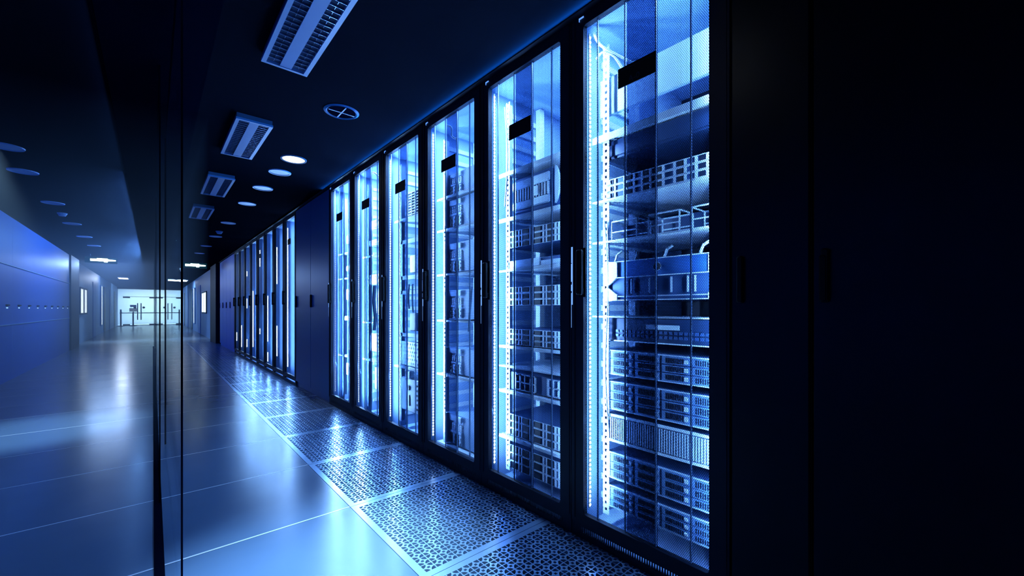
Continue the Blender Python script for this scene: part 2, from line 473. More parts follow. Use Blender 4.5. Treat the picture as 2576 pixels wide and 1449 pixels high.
# rack 1: wide bright shelf and blanking panel, trays, bracketed disk shelf
shelf(0, 1.90, 'wide bright shelf across the nearest lit rack below its door plate', .030)
o = MB().box(XF + .03, XF + .05, .03, .66, 2.02, 2.20).obj('blanking_panel', M['pale'], None, (0, RY[0], 0))
tag(o, 'pale blanking panel behind the door plate of the nearest lit rack', 'blanking panel')
o = MB().box(XF + .03, 2.3, .05, .64, 1.80, 1.885).box(XF + .02, XF + .03, .06, .63, 1.81, 1.86).obj('patch_panel', M['navy'], None, (0, RY[0], 0))
tag(o, 'dark patch unit tucked under the wide bright shelf of the nearest rack', 'patch panel')
shelf(0, 1.397, 'shelf carrying three open wire boxes in the nearest lit rack', .006)
for k, (ya, yb, w) in enumerate(((.07, .19, 'right'), (.24, .38, 'middle'), (.44, .57, 'left'))):
    b = MB()
    for (p, q) in (((ya, 1.40), (ya, 1.49)), ((yb, 1.40), (yb, 1.49)), ((ya, 1.49), (yb, 1.49)), ((ya, 1.44), (yb, 1.44))):
        for xx in (XF + .0, XF + .12): b.tube([(xx, p[0], p[1]), (xx, q[0], q[1])], .0035, 6)
    b.box(XF + .02, XF + .12, ya + .01, yb - .01, 1.3975, 1.405)
    for yy in (ya, yb): b.tube([(XF, yy, 1.49), (XF + .12, yy, 1.49)], .0035, 6)
    tag(b.obj('wire_box', M['rail'], None, (0, RY[0], 0)), 'open wire-framed box, %s one of three on the shelf in the nearest rack' % w, 'box', 'wire boxes on the shelf')
tag(MB().box(XF + .15, 2.2, .06, .62, 1.405, 1.50).obj('converter_unit', M['navy'], None, (0, RY[0], 0)), 'dark converter unit behind the wire boxes in the nearest lit rack', 'network unit')
# disk shelf with trapezoid ears
t = thing('array_unit', 'disk array with pale trapezoid ears and round dial, mid-height in the nearest lit rack', 'disk array', (0, RY[0], 0))
MB().box(XF + .004, 2.25, EY0, EY1, 1.12, 1.30).obj('chassis', M['chassis'], t)
MB().box(XF - .002, XF + .004, .12, .53, 1.225, 1.297).obj('blue_fascia', mat('fascia_blue', (.03, .12, .40), .35), t)
for s, (ya, yb, yc) in enumerate(((.035, .12, .15), (.60, .535, .50))):
    b = MB(); x = XF - .012
    up = [(ya, 1.305), (yb, 1.295), (yb, 1.225), (ya, 1.175)]; lo = [(ya, 1.19), (yb, 1.145), (yb, 1.118), (ya, 1.115)]
    for q in (up, lo):
        if s: q = q[::-1]
        b.poly([(x, y, z) for y, z in q][::-1]); b.poly([(x + .01, y, z) for y, z in q])
        for k in range(4):
            (p1, p2), (q1, q2) = q[k], q[(k + 1) % 4]
            b.poly([(x, p1, p2), (x, q1, q2), (x + .01, q1, q2), (x + .01, p1, p2)])
    b.obj('ear', M['pale'], t)
b = MB()
for z in (1.297, 1.222, 1.135, 1.118): b.box(XF - .010, XF - .002, .10, .56, z, z + .004)
for y in (.17, .2, .27, .34, .37, .46, .49): b.box(XF - .008, XF - .002, y, y + .006, 1.15, 1.215)
b.obj('front_bar', M['rail'], t)
b = MB().cyl((XF - .012, .335, 1.262), .016, .010, 'x', 22); b.obj('dial', M['dark'], t)
b = MB()
for k in range(14):
    a = 2 * math.pi * k / 14; b.cyl((XF - .014, .335 + .018 * math.cos(a), 1.262 + .018 * math.sin(a)), .002, .006, 'x', 6)
b.obj('dial_ring', M['rail'], t)
for k, y in enumerate((.15, .30, .44, .545)):
    b = MB().tube([(XF - .01, y, 1.302), (XF - .012, y - .012, 1.33), (XF + .0, y - .03, 1.345)], .006, 7)
    tag(b.obj('cable_plug', M['cable'], None, (0, RY[0], 0)), 'pale cable plug, %s of four on the disk array in the nearest rack' % ['rightmost', 'second from right', 'third from right', 'leftmost'][k], 'plug', 'cable plugs on the disk array')
shelf(0, 1.045, 'thin shelf under the disk array in the nearest lit rack', .006)
t = thing('rack_switch', 'dark network switch with a stepped front under the disk array, nearest rack', 'switch', (0, RY[0], 0))
MB().box(XF + .02, 2.2, EY0, EY1, .93, 1.035).obj('chassis', M['navy'], t)
b = MB()
for k in range(24): b.box(XF + .014, XF + .02, .06 + k * .022, .074 + k * .022, .95, .962); b.box(XF + .014, XF + .02, .06 + k * .022, .074 + k * .022, .97, .982)
b.obj('port_row', M['chassis'], t)
MB().box(XF + .01, XF + .02, .25, .40, .99, 1.01).box(XF + .01, XF + .02, EY0, EY1, .928, .933).obj('front_trim', M['rail'], t)

# rack 2 contents
shelf(1, 1.90, 'bright rail shelf above the crescent-front appliance in the second lit rack', .022)
shelf(1, 1.625, 'bright rail shelf under the crescent-front appliance in the second lit rack', .022)
t = thing('network_appliance', 'appliance with slatted grille and a crescent-shaped side, second lit rack', 'network appliance', (0, RY[1], 0))
MB().bbox(XF + .004, 2.1, .24, .56, 1.64, 1.86, .012).obj('housing', M['chassis'], t)
MB().bbox(XF - .012, XF + .004, .25, .555, 1.785, 1.835, .006).obj('upper_fascia', M['pale'], t)
MB().bbox(XF - .012, XF + .004, .25, .555, 1.665, 1.71, .006).obj('lower_fascia', M['pale'], t)
b = MB()
for k in range(13): b.box(XF - .006, XF + .004, .26 + k * .022, .271 + k * .022, 1.712, 1.782)
b.bbox(XF - .012, XF - .004, .33, .38, 1.722, 1.775, .004); b.obj('grille', M['rail'], t)
b = MB(); n = 14
for k in range(n):
    def cr(u):
        a = R(-62 + 124 * u); o = (.225 - .055 * math.cos(a) , 1.75 + .115 * math.sin(a)); w = .034 * math.cos(R(-85 + 170 * u)); return o, w
    (c0, w0), (c1, w1) = cr(k / n), cr((k + 1) / n)
    b.poly([(XF - .016, c0[0], c0[1]), (XF - .016, c0[0] + w0, c0[1]), (XF - .016, c1[0] + w1, c1[1]), (XF - .016, c1[0], c1[1])])
    b.poly([(XF - .004, c0[0], c0[1]), (XF - .004, c1[0], c1[1]), (XF - .004, c1[0] + w1, c1[1]), (XF - .004, c0[0] + w0, c0[1])])
    b.poly([(XF - .016, c0[0], c0[1]), (XF - .016, c1[0], c1[1]), (XF - .004, c1[0], c1[1]), (XF - .004, c0[0], c0[1])])
b.obj('crescent_ornament', M['pale'], t)
t = thing('rack_router', 'router with a stepped pale front below the highest slim servers, second lit rack', 'router', (0, RY[1], 0))
MB().box(XF + .006, 2.2, EY0, EY1, 1.318, 1.37).obj('chassis', M['chassis'], t)
MB().box(XF - .004, XF + .006, .33, EY1, 1.325, 1.368).box(XF - .002, XF + .006, EY0, .33, 1.325, 1.352).obj('faceplate', M['pale'], t)
MB().box(XF - .008, XF + .002, EY0, EY1, 1.318, 1.323).obj('front_trim', M['rail'], t)
shelf(1, 1.312, 'thin shelf under the router in the second lit rack', .010)
shelf(1, .735, 'empty shelf above the half-width server in the second lit rack', .006)
t = thing('modular_server', 'server with two blocks of square bays in the lower second lit rack', 'server', (0, RY[1], 0))
MB().box(XF + .004, 2.2, EY0, EY1, .595, .70).obj('chassis', M['chassis'], t)
for ya in (.10, .36):
    b = MB()
    b.box(XF - .006, XF + .004, ya, ya + .17, .60, .606).box(XF - .006, XF + .004, ya, ya + .17, .645, .651).box(XF - .006, XF + .004, ya, ya + .17, .69, .696)
    for c in (0, .04, .085, .125, .163): b.box(XF - .006, XF + .004, ya + c, ya + c + .008, .60, .696)
    b.obj('bay_block', M['rail'], t)
shelf(1, .588, 'shelf under the two-block server in the second lit rack')

# rack 3: narrow blade units
UN = [(1.905, 2.06), (1.67, 1.87), (1.345, 1.555), (1.01, 1.215), (.615, .80), (.105, .32)]
for k, (a, c) in enumerate(UN):
    h = c - a
    t = thing('blade_unit', 'narrow blade enclosure, %s from the top in the third lit rack' % ORD[k], 'blade unit', (0, RY[2], a), 'narrow blade enclosures in the third lit rack')
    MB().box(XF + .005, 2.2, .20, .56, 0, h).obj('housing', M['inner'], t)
    MB().bbox(XF - .008, XF + .005, .38, .535, h * .78, h * .97, .005).obj('top_cover', M['pale'], t)
    b = MB()
    for q in range(6):
        for r in range(3): b.box(XF - .002, XF + .005, .385 + q * .025, .402 + q * .025, h * (.50 + r * .08), h * (.555 + r * .08))
    b.obj('port_grid', M['rail'], t)
    MB().box(XF - .006, XF + .005, .38, .53, h * .40, h * .46).obj('divider', M['pale'], t)
    for q in range(4):
        bb = MB().box(XF - .003, XF + .005, 0, .030, 0, h * .33); bb.box(XF - .008, XF - .003, .006, .024, h * .05, h * .11, 0).box(XF - .008, XF - .003, .006, .024, h * .2, h * .26, 0)
        bb.obj('blade_module', [M['pale'], M['dark']][q % 2], t, (0, .385 + q * .038, h * .03))
    MB().box(XF - .03, XF + .01, .555, .575, 0, h).obj('cable_bracket', M['pale'], t)
    shelf(2, a - .012, 'thin shelf under the %s blade enclosure from the top, third lit rack' % ORD[k], .012)

# rack 4: finned unit, frames, perforated box, white box
t = thing('finned_unit', 'finned heatsink unit with pale ribs near the top of the fourth lit rack', 'network unit', (0, RY[3], 0))
MB().box(XF + .03, 2.2, .10, .56, 1.86, 2.06).obj('housing', M['inner'], t)
b = MB()
for k in range(9): b.box(XF - .01, XF + .03, .10, .47, 1.865 + k * .023, 1.873 + k * .023)
for k in range(6): b.box(XF - .012, XF - .004, .14 + k * .06, .15 + k * .06, 1.86, 2.05)
b.obj('fin_stack', M['rail'], t)
shelf(3, 1.845, 'shelf under the finned unit in the fourth lit rack')
for (za, zb, w) in ((1.33, 1.665, 'upper'), (.845, 1.235, 'lower')):
    b = MB()
    b.box(XF - .02, XF, .12, .56, za, za + .03).box(XF - .02, XF, .12, .56, zb - .03, zb).box(XF - .02, XF, .53, .56, za, zb).box(XF - .02, XF + .3, .12, .15, za, zb)
    b.box(XF + .28, XF + .3, .12, .56, za, zb)
    t = thing('open_frame', '%s open square equipment frame in the fourth lit rack' % w, 'equipment frame', (0, RY[3], 0), 'open equipment frames in the fourth rack')
    b.obj('frame', M['pale'], t)
    b = MB()
    for k in range(7): b.box(XF + .05, XF + .1, .22, .30, za + .05 + k * .038, za + .068 + k * .038)
    b.obj('terminal_row', M['dark'], t)
    MB().bbox(XF + .0, XF + .12, .34, .44, za + .05, za + .2, .006).obj('relay_box', M['rail'] if w == 'upper' else M['navy'], t)
t = thing('filter_box', 'box with a dimpled perforated front low in the fourth lit rack', 'network unit', (0, RY[3], 0))
MB().box(XF, 2.1, .08, .58, .60, .80).obj('housing', M['pale'], t)
b = MB()
for k in range(12):
    for r in range(6): b.cyl((XF - .002, .11 + k * .038 + (r % 2) * .019, .62 + r * .032), .0085, .003, 'x', 8)
b.obj('dimple_grid', M['chassis'], t)
shelf(3, .588, 'shelf under the dimpled box in the fourth lit rack')
t = thing('power_unit', 'white power unit with round holes at the base of the fourth lit rack', 'power unit', (0, RY[3], 0))
MB().bbox(XF - .02, 2.1, .16, .55, .22, .50, .008).obj('housing', M['pale'], t)
b = MB()
for k in range(6): b.cyl((XF - .024, .22, .26 + k * .038), .009, .005, 'x', 12); b.cyl((XF - .024, .27, .26 + k * .038), .009, .005, 'x', 12)
b.obj('hole_column', M['dark'], t)
MB().bbox(XF - .026, XF - .02, .40, .44, .40, .44, .002).box(XF - .024, XF - .02, .40, .41, .27, .36).obj('control_knob', M['dark'], t)
MB().bbox(XF - .03, XF + .02, .38, .47, .50, .56, .006).obj('top_module', M['pale'], t)

# racks 5 and 6: pale boxes and shelves
def plain_unit(i, z0, z1, y0, y1, m, label, group):
    t = thing('equipment_box', label, 'network unit', (0, RY[i], z0), group); h = z1 - z0
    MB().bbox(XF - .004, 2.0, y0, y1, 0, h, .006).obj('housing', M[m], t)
    b = MB(); n = max(2, int(h / .03))
    for k in range(n): b.box(XF - .008, XF - .004, y0 + .02, y0 + (y1 - y0) * .55, h * (k + .25) / n, h * (k + .7) / n)
    b.obj('port_row', M['dark'], t)
    return t
def ordw(k): return ['highest', 'second', 'third', 'fourth', 'fifth', 'sixth', 'seventh', 'lowest'][k]
spec5 = [(1.86, 1.95, .30, .55, 'pale'), (1.70, 1.76, .22, .58, 'pale'), (1.32, 1.42, .30, .56, 'pale'), (1.02, 1.25, .12, .40, 'pale'), (.66, .84, .18, .55, 'pale'), (.30, .52, .14, .44, 'pale')]
for k, s in enumerate(spec5):
    plain_unit(4, *s, '%s pale box counted from the top in the fifth lit rack' % ordw(k), 'pale boxes in the fifth lit rack')
spec6 = [(1.80, 1.90, .25, .5, 'chassis'), (1.50, 1.56, .1, .5, 'pale'), (1.18, 1.30, .28, .5, 'pale'), (.95, 1.0, .1, .56, 'pale'), (.62, .82, .3, .42, 'chassis'), (.34, .48, .25, .5, 'pale')]
for k, s in enumerate(spec6):
    plain_unit(5, *s, '%s box counted from the top in the sixth lit rack' % ordw(k), 'boxes in the sixth lit rack')
for i, zs in ((4, (1.60, .95, .58)), (5, (1.70, 1.42, .56))):
    for k, z in enumerate(zs):
        shelf(i, z, '%s shelf in the %s lit rack from the camera' % (['upper', 'middle', 'lower'][k], ORD[i]), .012)

# cables
def cable(i, pts, label, r=.004, m='cable'):
    P = [Vector(p) for p in pts]; out = []
    for k in range(len(P) - 1):
        p0 = P[max(k - 1, 0)]; p1 = P[k]; p2 = P[k + 1]; p3 = P[min(k + 2, len(P) - 1)]
        for s in range(6):
            u = s / 6
            out.append(.5 * ((2 * p1) + (p2 - p0) * u + (2 * p0 - 5 * p1 + 4 * p2 - p3) * u * u + (3 * p1 - p0 - 3 * p2 + p3) * u ** 3))
    out.append(P[-1])
    o = MB().tube(out, r, 7).obj('cable', M[m], None, (0, RY[i], 0)); tag(o, label, 'cable', 'cables inside the racks'); return o
X = XR + .06
cable(0, [(X, .630, 2.39), (X + .02, .615, 2.34), (X + .04, .58, 2.30), (X + .10, .52, 2.25), (X + .2, .45, 2.2)], 'bright curved cable at the top left corner of the nearest lit rack', .007)
cable(0, [(X + .02, .63, 2.27), (X + .03, .60, 2.295), (X + .06, .56, 2.27), (X + .1, .53, 2.2)], 'short looped cable below the top corner of the nearest lit rack', .006)
cable(0, [(X + .05, .58, .5), (X + .04, .595, .8), (X + .05, .585, 1.2), (X + .04, .6, 1.5)], 'thin vertical cable beside the left rail of the nearest lit rack', .004)
cable(1, [(X + .03, .60, 2.3), (X + .04, .585, 2.0), (X + .03, .60, 1.7)], 'upper vertical cable beside the light strip of the second lit rack', .005)
cable(2, [(X, .50, 2.39), (X + .01, .44, 2.36), (X + .03, .46, 2.31), (X + .03, .40, 2.27)], 'short looped cable at the top of the third lit rack', .007)
cable(2, [(X, .18, 1.21), (X, .19, 1.13), (X - .005, .20, 1.02), (X, .215, .93)], 'hanging cable at handle height on the right of the third lit rack', .007)
cable(2, [(X, .50, 1.2), (X, .49, 1.1), (X - .01, .48, 1.0)], 'hanging cable at handle height on the left of the third lit rack', .006)
cable(3, [(X, .33, 1.28), (X, .34, 1.18), (X, .33, 1.08)], 'left one of two short hanging cables in the fourth lit rack', .007)
cable(3, [(X, .27, 1.28), (X, .275, 1.15), (X, .262, 1.05)], 'right one of two short hanging cables in the fourth lit rack', .007)
cable(4, [(X, .40, 2.38), (X, .30, 2.36), (X, .22, 2.31), (X, .10, 2.24)], 'beaded cable sagging across the top of the fifth lit rack', .008)
cable(4, [(X, .30, 1.3), (X, .32, 1.15), (X, .29, 1.0), (X, .31, .88)], 'thick cable bundle at mid-height of the fifth lit rack', .016)

# ------------------------------------------------------------------ unlit cabinets
def closed_cabinet(y0, w, label, m, group=None, x0=XR, side=1, name='closed_cabinet', h=2.462):
    t = thing(name, label, 'cabinet', (0, y0, 0), group)
    if side > 0:
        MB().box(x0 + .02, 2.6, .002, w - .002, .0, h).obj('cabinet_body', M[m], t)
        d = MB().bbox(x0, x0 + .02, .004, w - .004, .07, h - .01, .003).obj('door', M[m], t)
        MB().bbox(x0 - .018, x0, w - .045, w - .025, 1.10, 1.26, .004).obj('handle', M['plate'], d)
    return t
for k, w in enumerate(('nearer', 'farther')):
    closed_cabinet(BASE + (6 + k) * PITCH, PITCH, 'unlit dark blue cabinet between the lit rows, the %s of two' % w, 'cabdark', 'unlit cabinets between the lit racks')
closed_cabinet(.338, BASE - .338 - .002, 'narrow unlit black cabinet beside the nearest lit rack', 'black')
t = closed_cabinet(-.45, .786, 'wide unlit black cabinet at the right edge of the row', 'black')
MB().bbox(XR - .02, XR, .745, .765, 1.10, 1.24, .004).obj('lock', M['plate'], t)

# ------------------------------------------------------------------ far lit racks
FP = [2.2, 1.1, 1.5, .8, 1.6, .9, .55, .35, .2, .12, .08, .05]
FB = ['nearest to the dark cabinets'] + ['%s past the dark cabinets' % w for w in ('second', 'third', 'fourth', 'fifth', 'sixth', 'seventh', 'eighth', 'ninth', 'tenth', 'eleventh', 'twelfth')]
for k in range(12):
    idx = 8 + k; y0 = BASE + idx * PITCH
    if k < 8:
        t = thing('server_rack', 'distant lit server rack, %s' % FB[k], 'server rack', (0, y0, 0), 'distant lit racks beyond the dark cabinets')
        place(BODY, 'cabinet_body', t); d = place(FRAME, 'front_door', t)
        place(PERF, 'perforated_panel', d, (XR + .012, P0 - .004, PZ0 - .004)); place(HANDLE, 'handle', d)
        if k in (0, 3): place(PLATE, 'name_plate', d)
        s = place(STRIP, 'light_strip', t)
        segs = [[(.2, 2.3)], [(.3, .8), (1.5, 2.1)], [(.14, .3), (.5, 1.3)], [(1.9, 2.2), (.6, .7)], [(.3, 1.45)], [(1.1, 1.3), (.25, .4), (1.8, 1.9)], [(.2, .7)], [(.3, .5)]][k]
        b = MB()
        for (a, c) in segs:
            z = a
            while z < c: b.box(XR + .036, XR + .044, P1 - .014, P1 - .008, z, z + .012); z += .021
        b.obj('diode_row', M['led'], s)
        area('rack_lamp', (XR + .05, y0 + P1 - .014, 1.26), (1, -.55, 0), .012, 2.2, 11.0 * FP[k], LC)
        area('rack_lamp', (XR + .055, y0 + P1 - .02, 1.26), (-.35, -1, -.1), .012, 2.2, 3.5 * FP[k], LC)
        RY.append(y0)
        for q, (za, zb) in enumerate(((1.75, 1.9), (1.2, 1.42), (.75, .9), (.25, .5))):
            o = MB().bbox(XF, 2.0, .08 + .03 * ((k + q) % 3), .52, za + .04 * ((k * 3 + q) % 4), zb + .03 * ((k + q) % 3), .006).obj('equipment_box', M[('pale', 'chassis', 'rail')[(k + q) % 3]], None, (0, y0, 0))
            tag(o, '%s box in the distant lit rack %s' % (['top', 'upper middle', 'lower middle', 'bottom'][q], FB[k]), 'network unit', 'boxes in the distant racks')
    else:
        closed_cabinet(y0, PITCH, 'dim blue closed cabinet at the far end of the row, %s past the dark pair' % FB[k].split()[0], 'cabblue', 'dim closed cabinets at the far end of the row')

# left row of closed blue cabinets
XL = -1.63
for k in range(13):
    y0 = 15.62 - (k + 1) * PITCH
    w = ['far end', 'second from the far end', 'third from the far end', 'fourth from the far end', 'fifth from the far end', 'sixth from the far end', 'seventh from the far end', 'eighth from the far end', 'ninth from the far end'][k] if k < 9 else '%s from the far end' % ['tenth', 'eleventh', 'twelfth', 'thirteenth'][k - 9]
    t = thing('wall_cabinet', 'closed blue cabinet in the left-hand row, %s' % w, 'cabinet', (0, y0, 0), 'closed blue cabinets along the left side')
    MB().box(-2.3, XL - .02, .001, PITCH - .001, 0, CEIL - .004).obj('cabinet_body', M['cabblue'], t)
    d = MB().box(XL - .02, XL, .0015, PITCH - .0015, .0, CEIL - .004).obj('door', M['cabblue'], t)
    MB().box(XL, XL + .02, .32, .46, 1.125, 1.145).obj('handle', M['plate'], d)
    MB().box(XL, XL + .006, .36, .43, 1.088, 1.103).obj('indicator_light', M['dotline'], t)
for z, n in ((1.735, 'upper'), (.835, 'lower')):
    o = MB().box(XL, XL + .012, 4.0, 15.6, z, z + .012).obj('conduit', M['strip']); tag(o, '%s thin horizontal conduit running along the blue cabinets on the left' % n, 'conduit')

# ------------------------------------------------------------------ room shell
struct(MB().box(-2.4, .808, -2.5, 40, -.05, 0).obj('floor', M['floor']))
struct(MB().box(.808, 1.62, -2.5, .655, -.05, 0).obj('floor_near', M['floor']))
struct(MB().box(.808, 2.7, 16.66, 40, -.05, 0).obj('floor_far', M['floor']))
struct(MB().box(1.612, 2.7, -2.5, 16.66, -.05, 0).obj('floor_under_racks', M['pit']))
struct(MB().box(.7, 1.7, -2.5, 16.7, -.34, -.30).obj('floor_pit', M['pit']))
struct(MB().box(-2.4, 2.75, -2.5, 40, CEIL, CEIL + .05).obj('ceiling', M['ceil']))
struct(MB().box(2.62, 2.7, -2.5, 16.66, 0, CEIL).obj('wall_right', M['portal']))
struct(MB().box(-2.4, -2.32, -2.5, 40, 0, CEIL).obj('wall_left', M['cabblue']))
struct(MB().box(-2.4, 2.7, -2.6, -2.5, 0, CEIL).obj('wall_back', M['portal']))
# beam that carries the glass partition, floor channel
struct(MB().box(-.20, .235, -2.4, 17.4, 2.43, CEIL).obj('trim_1', M['beam']))
struct(MB().box(.004, .038, -1.2, 15.6, 0, .006).obj('trim_2', M['beam']))
struct(MB().box(XR + .0, XR + .03, BASE, BASE + 20 * PITCH, 2.464, 2.488).box(XR - .028, XR, BASE, BASE + 20 * PITCH, 2.460, 2.466).obj('trim_3', M['door']))  # lower box is an added ledge that screens the lamp from below
t = thing('ledge_fill_light', 'added hidden fill light on the ledge, for the blue ceiling glow above the near lit racks', 'added light', (XR - .006, 2.9, 2.474))
MB().box(0, .005, -2.2, 2.2, -.007, .007).obj('housing', M['beam'], t)
area('ledge_fill', (XR - .008, 2.9, 2.474), (-1, 0, .35), 4.4, .012, 24, (.01, .22, .8))  # added lamp that puts the blue glow on the ceiling by the racks
# portal piers
struct(MB().box(1.47, 2.7, 15.62 - .0, 17.2, 0, CEIL).obj('wall_pier_right', M['portal']))
struct(MB().box(-2.32, -1.60, 15.64, 17.2, 0, CEIL).obj('wall_pier_left', M['portal']))
# hall beyond
struct(MB().box(1.55, 1.65, 17.2, 37.0, 0, CEIL).obj('wall_hall_right', M['hallwall']))
struct(MB().box(-1.80, -1.70, 17.2, 37.0, 0, CEIL).obj('wall_hall_left', M['hallwall']))
struct(MB().box(-2.32, 2.62, 39.9, 40, 0, CEIL).obj('wall_lobby', M['white']))
struct(MB().box(-2.32, 2.7, 36.2, 36.5, 2.36, CEIL).obj('trim_4', M['portal']))
struct(MB().box(-1.8, 1.62, 36.6, 39.8, .0, .004).obj('floor_lobby', M['white']))

# glass partition in the middle: panes seen nearly edge on, each with dark edge profiles
def pane(x, y0, y1, label, edge=.006, e2=True):
    t = thing('glass_pane', label, 'glass partition', (x, y0, 0), 'glass panes of the centre partition')
    L = y1 - y0
    MB().box(-.004, .004, 0, L, .006, 2.43).obj('glass', M['glass'], t)
    MB().box(-edge, edge, -.006, 0, .006, 2.43).obj('edge_profile', M['beam'], t)
    if e2: MB().box(-.005, .005, L, L + .006, .006, 2.43).obj('edge_profile', M['beam'], t)
    return t
pane(.076, 1.82, 4.25, 'glass pane of the partition standing nearest, offset to the right', .003)
pane(.030, 3.0, 6.6, 'glass pane of the centre partition, second along, near the dark floor channel', .003)
pane(.030, 6.64, 10.2, 'glass pane of the centre partition, third along the channel', .003)
pane(.030, 10.24, 14.8, 'glass pane of the centre partition, farthest from the camera', .003)

# ------------------------------------------------------------------ floor grates
def grate_mesh(T=.8, border=.032, n=14, depth=.014):
    p = (T - 2 * border) / n; r = p * .45; w = p * .045; q = p * .15
    loops = []
    for (cx, cy, a0) in ((0, 0, 0), (p, 0, 90), (p, p, 180), (0, p, 270)):
        sx = 1 if cx == 0 else -1; sy = 1 if cy == 0 else -1
        L = [(cx + sx * w, cy + sy * w)]
        aa = math.asin(w / r)
        for k in range(6):
            a = aa + (math.pi / 2 - 2 * aa) * k / 5
            L.append((cx + sx * r * math.cos(a), cy + sy * r * math.sin(a)))
        loops.append(L)
    c = p / 2; s = q
    loops.append([(c - s, c), (c - s * .3, c - s * .3), (c, c - s), (c + s * .3, c - s * .3), (c + s, c), (c + s * .3, c + s * .3), (c, c + s), (c - s * .3, c + s * .3)])
    sq = q * .8
    loops[-1] = [(c - sq, c - sq), (c + sq, c - sq), (c + sq, c + sq), (c - sq, c + sq)]
    verts = [Vector(v) for v in ((0, 0), (p, 0), (p, p), (0, p))]; edges = [(0, 1), (1, 2), (2, 3), (3, 0)]
    for L in loops:
        b = len(verts); verts += [Vector(v) for v in L]; edges += [(b + k, b + (k + 1) % len(L)) for k in range(len(L))]
    vv, ee, ff, *_ = delaunay_2d_cdt(verts, edges, [], 0, 1e-6)
    def inside(P, L):
        c = False
        for k in range(len(L)):
            x1, y1 = L[k]; x2, y2 = L[k - 1]
            if (y1 > P[1]) != (y2 > P[1]) and P[0] < (x2 - x1) * (P[1] - y1) / (y2 - y1) + x1: c = not c
        return c
    keep = []
    for f in ff:
        g = (sum(vv[i][0] for i in f) / len(f), sum(vv[i][1] for i in f) / len(f))
        if not any(inside(g, L) for L in loops): keep.append(tuple(f))
    V = []; F = []
    nv = len(vv)
    for i in range(n):
        for j in range(n):
            ox, oy = border + i * p, border + j * p; b = len(V)
            V += [(ox + v[0], oy + v[1], 0) for v in vv]; F += [tuple(b + k for k in f) for f in keep]
            for L in loops:
                b = len(V)
                V += [(ox + x, oy + y, 0) for x, y in L] + [(ox + x, oy + y, -depth) for x, y in L]; m = len(L)
                F += [(b + k, b + (k + 1) % m, b + m + (k + 1) % m, b + m + k) for k in range(m)]
    e = .0015; a, d = border, T - border
    b = MB(); b.v = V; b.f = F; b.mi = [0] * len(F)
    for (x0, x1, y0, y1) in ((e, T - e, e, a), (e, T - e, d, T - e), (e, a, a, d), (d, T - e, a, d)):
        b.box(x0, x1, y0, y1, -depth, 0)
    return b.mesh('floor_grate', M['grate'])
GR = grate_mesh()
for k in range(20):
    y = .66 + .8 * k
    w = ['nearest the camera'] + ['%s from the camera' % s for s in 'second third fourth fifth sixth seventh eighth ninth tenth eleventh twelfth thirteenth fourteenth fifteenth sixteenth seventeenth eighteenth nineteenth twentieth'.split()]
    o = place(GR, 'floor_grate', None, (.81, y, -.0005))
    tag(o, 'perforated metal floor grate before the racks, %s' % w[k], 'floor grate', 'perforated floor grates along the racks')

# ------------------------------------------------------------------ ceiling fittings
def louver_lamp(y0, x0, label):
    L, W = .88, .225; zf = CEIL - .045
    t = thing('ceiling_lamp', label, 'ceiling lamp', (x0, y0, zf), 'louvred ceiling lamps')
    b = MB().box(0, W, 0, L, .012, .045); b.obj('housing', M['lampbody'], t)
    f = MB().box(-.004, .018, -.004, L + .004, -.003, .012).box(W - .018, W + .004, -.004, L + .004, -.003, .012).box(.018, W - .018, -.004, .014, -.003, .012).box(.018, W - .018, L - .014, L + .004, -.003, .012)
    f.obj('frame', M['lampframe'], t)
    MB().box(W * .37, W * .63, .014, L - .014, -.001, .006).obj('centre_strip', M['lampcentre'], t)
    for (a, c) in ((.018, W * .37), (W * .63, W - .018)):
        b = MB(); n = 20; b.box((a + c) / 2 - .001, (a + c) / 2 + .001, .03, L - .03, .006, .009)
        for k in range(n):
            y = .03 + (L - .06) * k / n; b.box(a, c, y, y + .0025, -.001, .011)
        b.obj('louver', M['louver'], t)
    return t
louver_lamp(1.72, .452, 'nearest unlit louvred ceiling lamp, cut by the top of the frame')
louver_lamp(3.50, .452, 'second unlit louvred ceiling lamp, left of the lit downlight')
louver_lamp(5.20, .430, 'third unlit louvred ceiling lamp, fainter and farther off')
louver_lamp(6.92, .410, 'fourth unlit louvred ceiling lamp, the farthest one')

def downlight(x, y, r, label, lit=False):
    t = thing('downlight', label, 'downlight', (x, y, CEIL), 'round ceiling downlights')
    b = MB(); seg = 28
    for k in range(seg):
        a0, a1 = 2 * math.pi * k / seg, 2 * math.pi * (k + 1) / seg
        P = lambda rr, a, z: (rr * math.cos(a), rr * math.sin(a), z)
        b.poly([P(r, a0, -.001), P(r, a1, -.001), P(r * .97, a1, -.010), P(r * .97, a0, -.010)])
        b.poly([P(r * .97, a0, -.010), P(r * .97, a1, -.010), P(r * .84, a1, -.008), P(r * .84, a0, -.008)])
        b.poly([P(r * .84, a0, -.008), P(r * .84, a1, -.008), P(r * .82, a1, -.001), P(r * .82, a0, -.001)])
    b.obj('ring', M['lampframe'] if not lit else M['lampbody'], t)
    MB().cyl((0, 0, -.005), r * .83, .004, 'z', 28).obj('lens', M['lenslit'] if lit else M['lens'], t)
    return t
downlight(.997, 4.25, .112, 'only brightly lit downlight, right of the second louvred lamp', True)
for (x, y, w) in ((.985, 4.75, 'just beyond the lit one'), (.965, 5.5, 'second beyond the lit one'), (.95, 6.45, 'third beyond the lit one'), (.93, 8.1, 'fourth beyond the lit one'), (.92, 9.78, 'fifth beyond the lit one'), (.90, 11.4, 'sixth beyond the lit one'), (.89, 13.0, 'seventh beyond the lit one')):
    downlight(x, y, .105, 'unlit downlight in the right-hand line, %s' % w)
downlight(.55, 1.0, .11, 'added unseen lit downlight over the aisle close to the camera, just above the frame', True)  # added fixture for the lamp that brightens the near floor
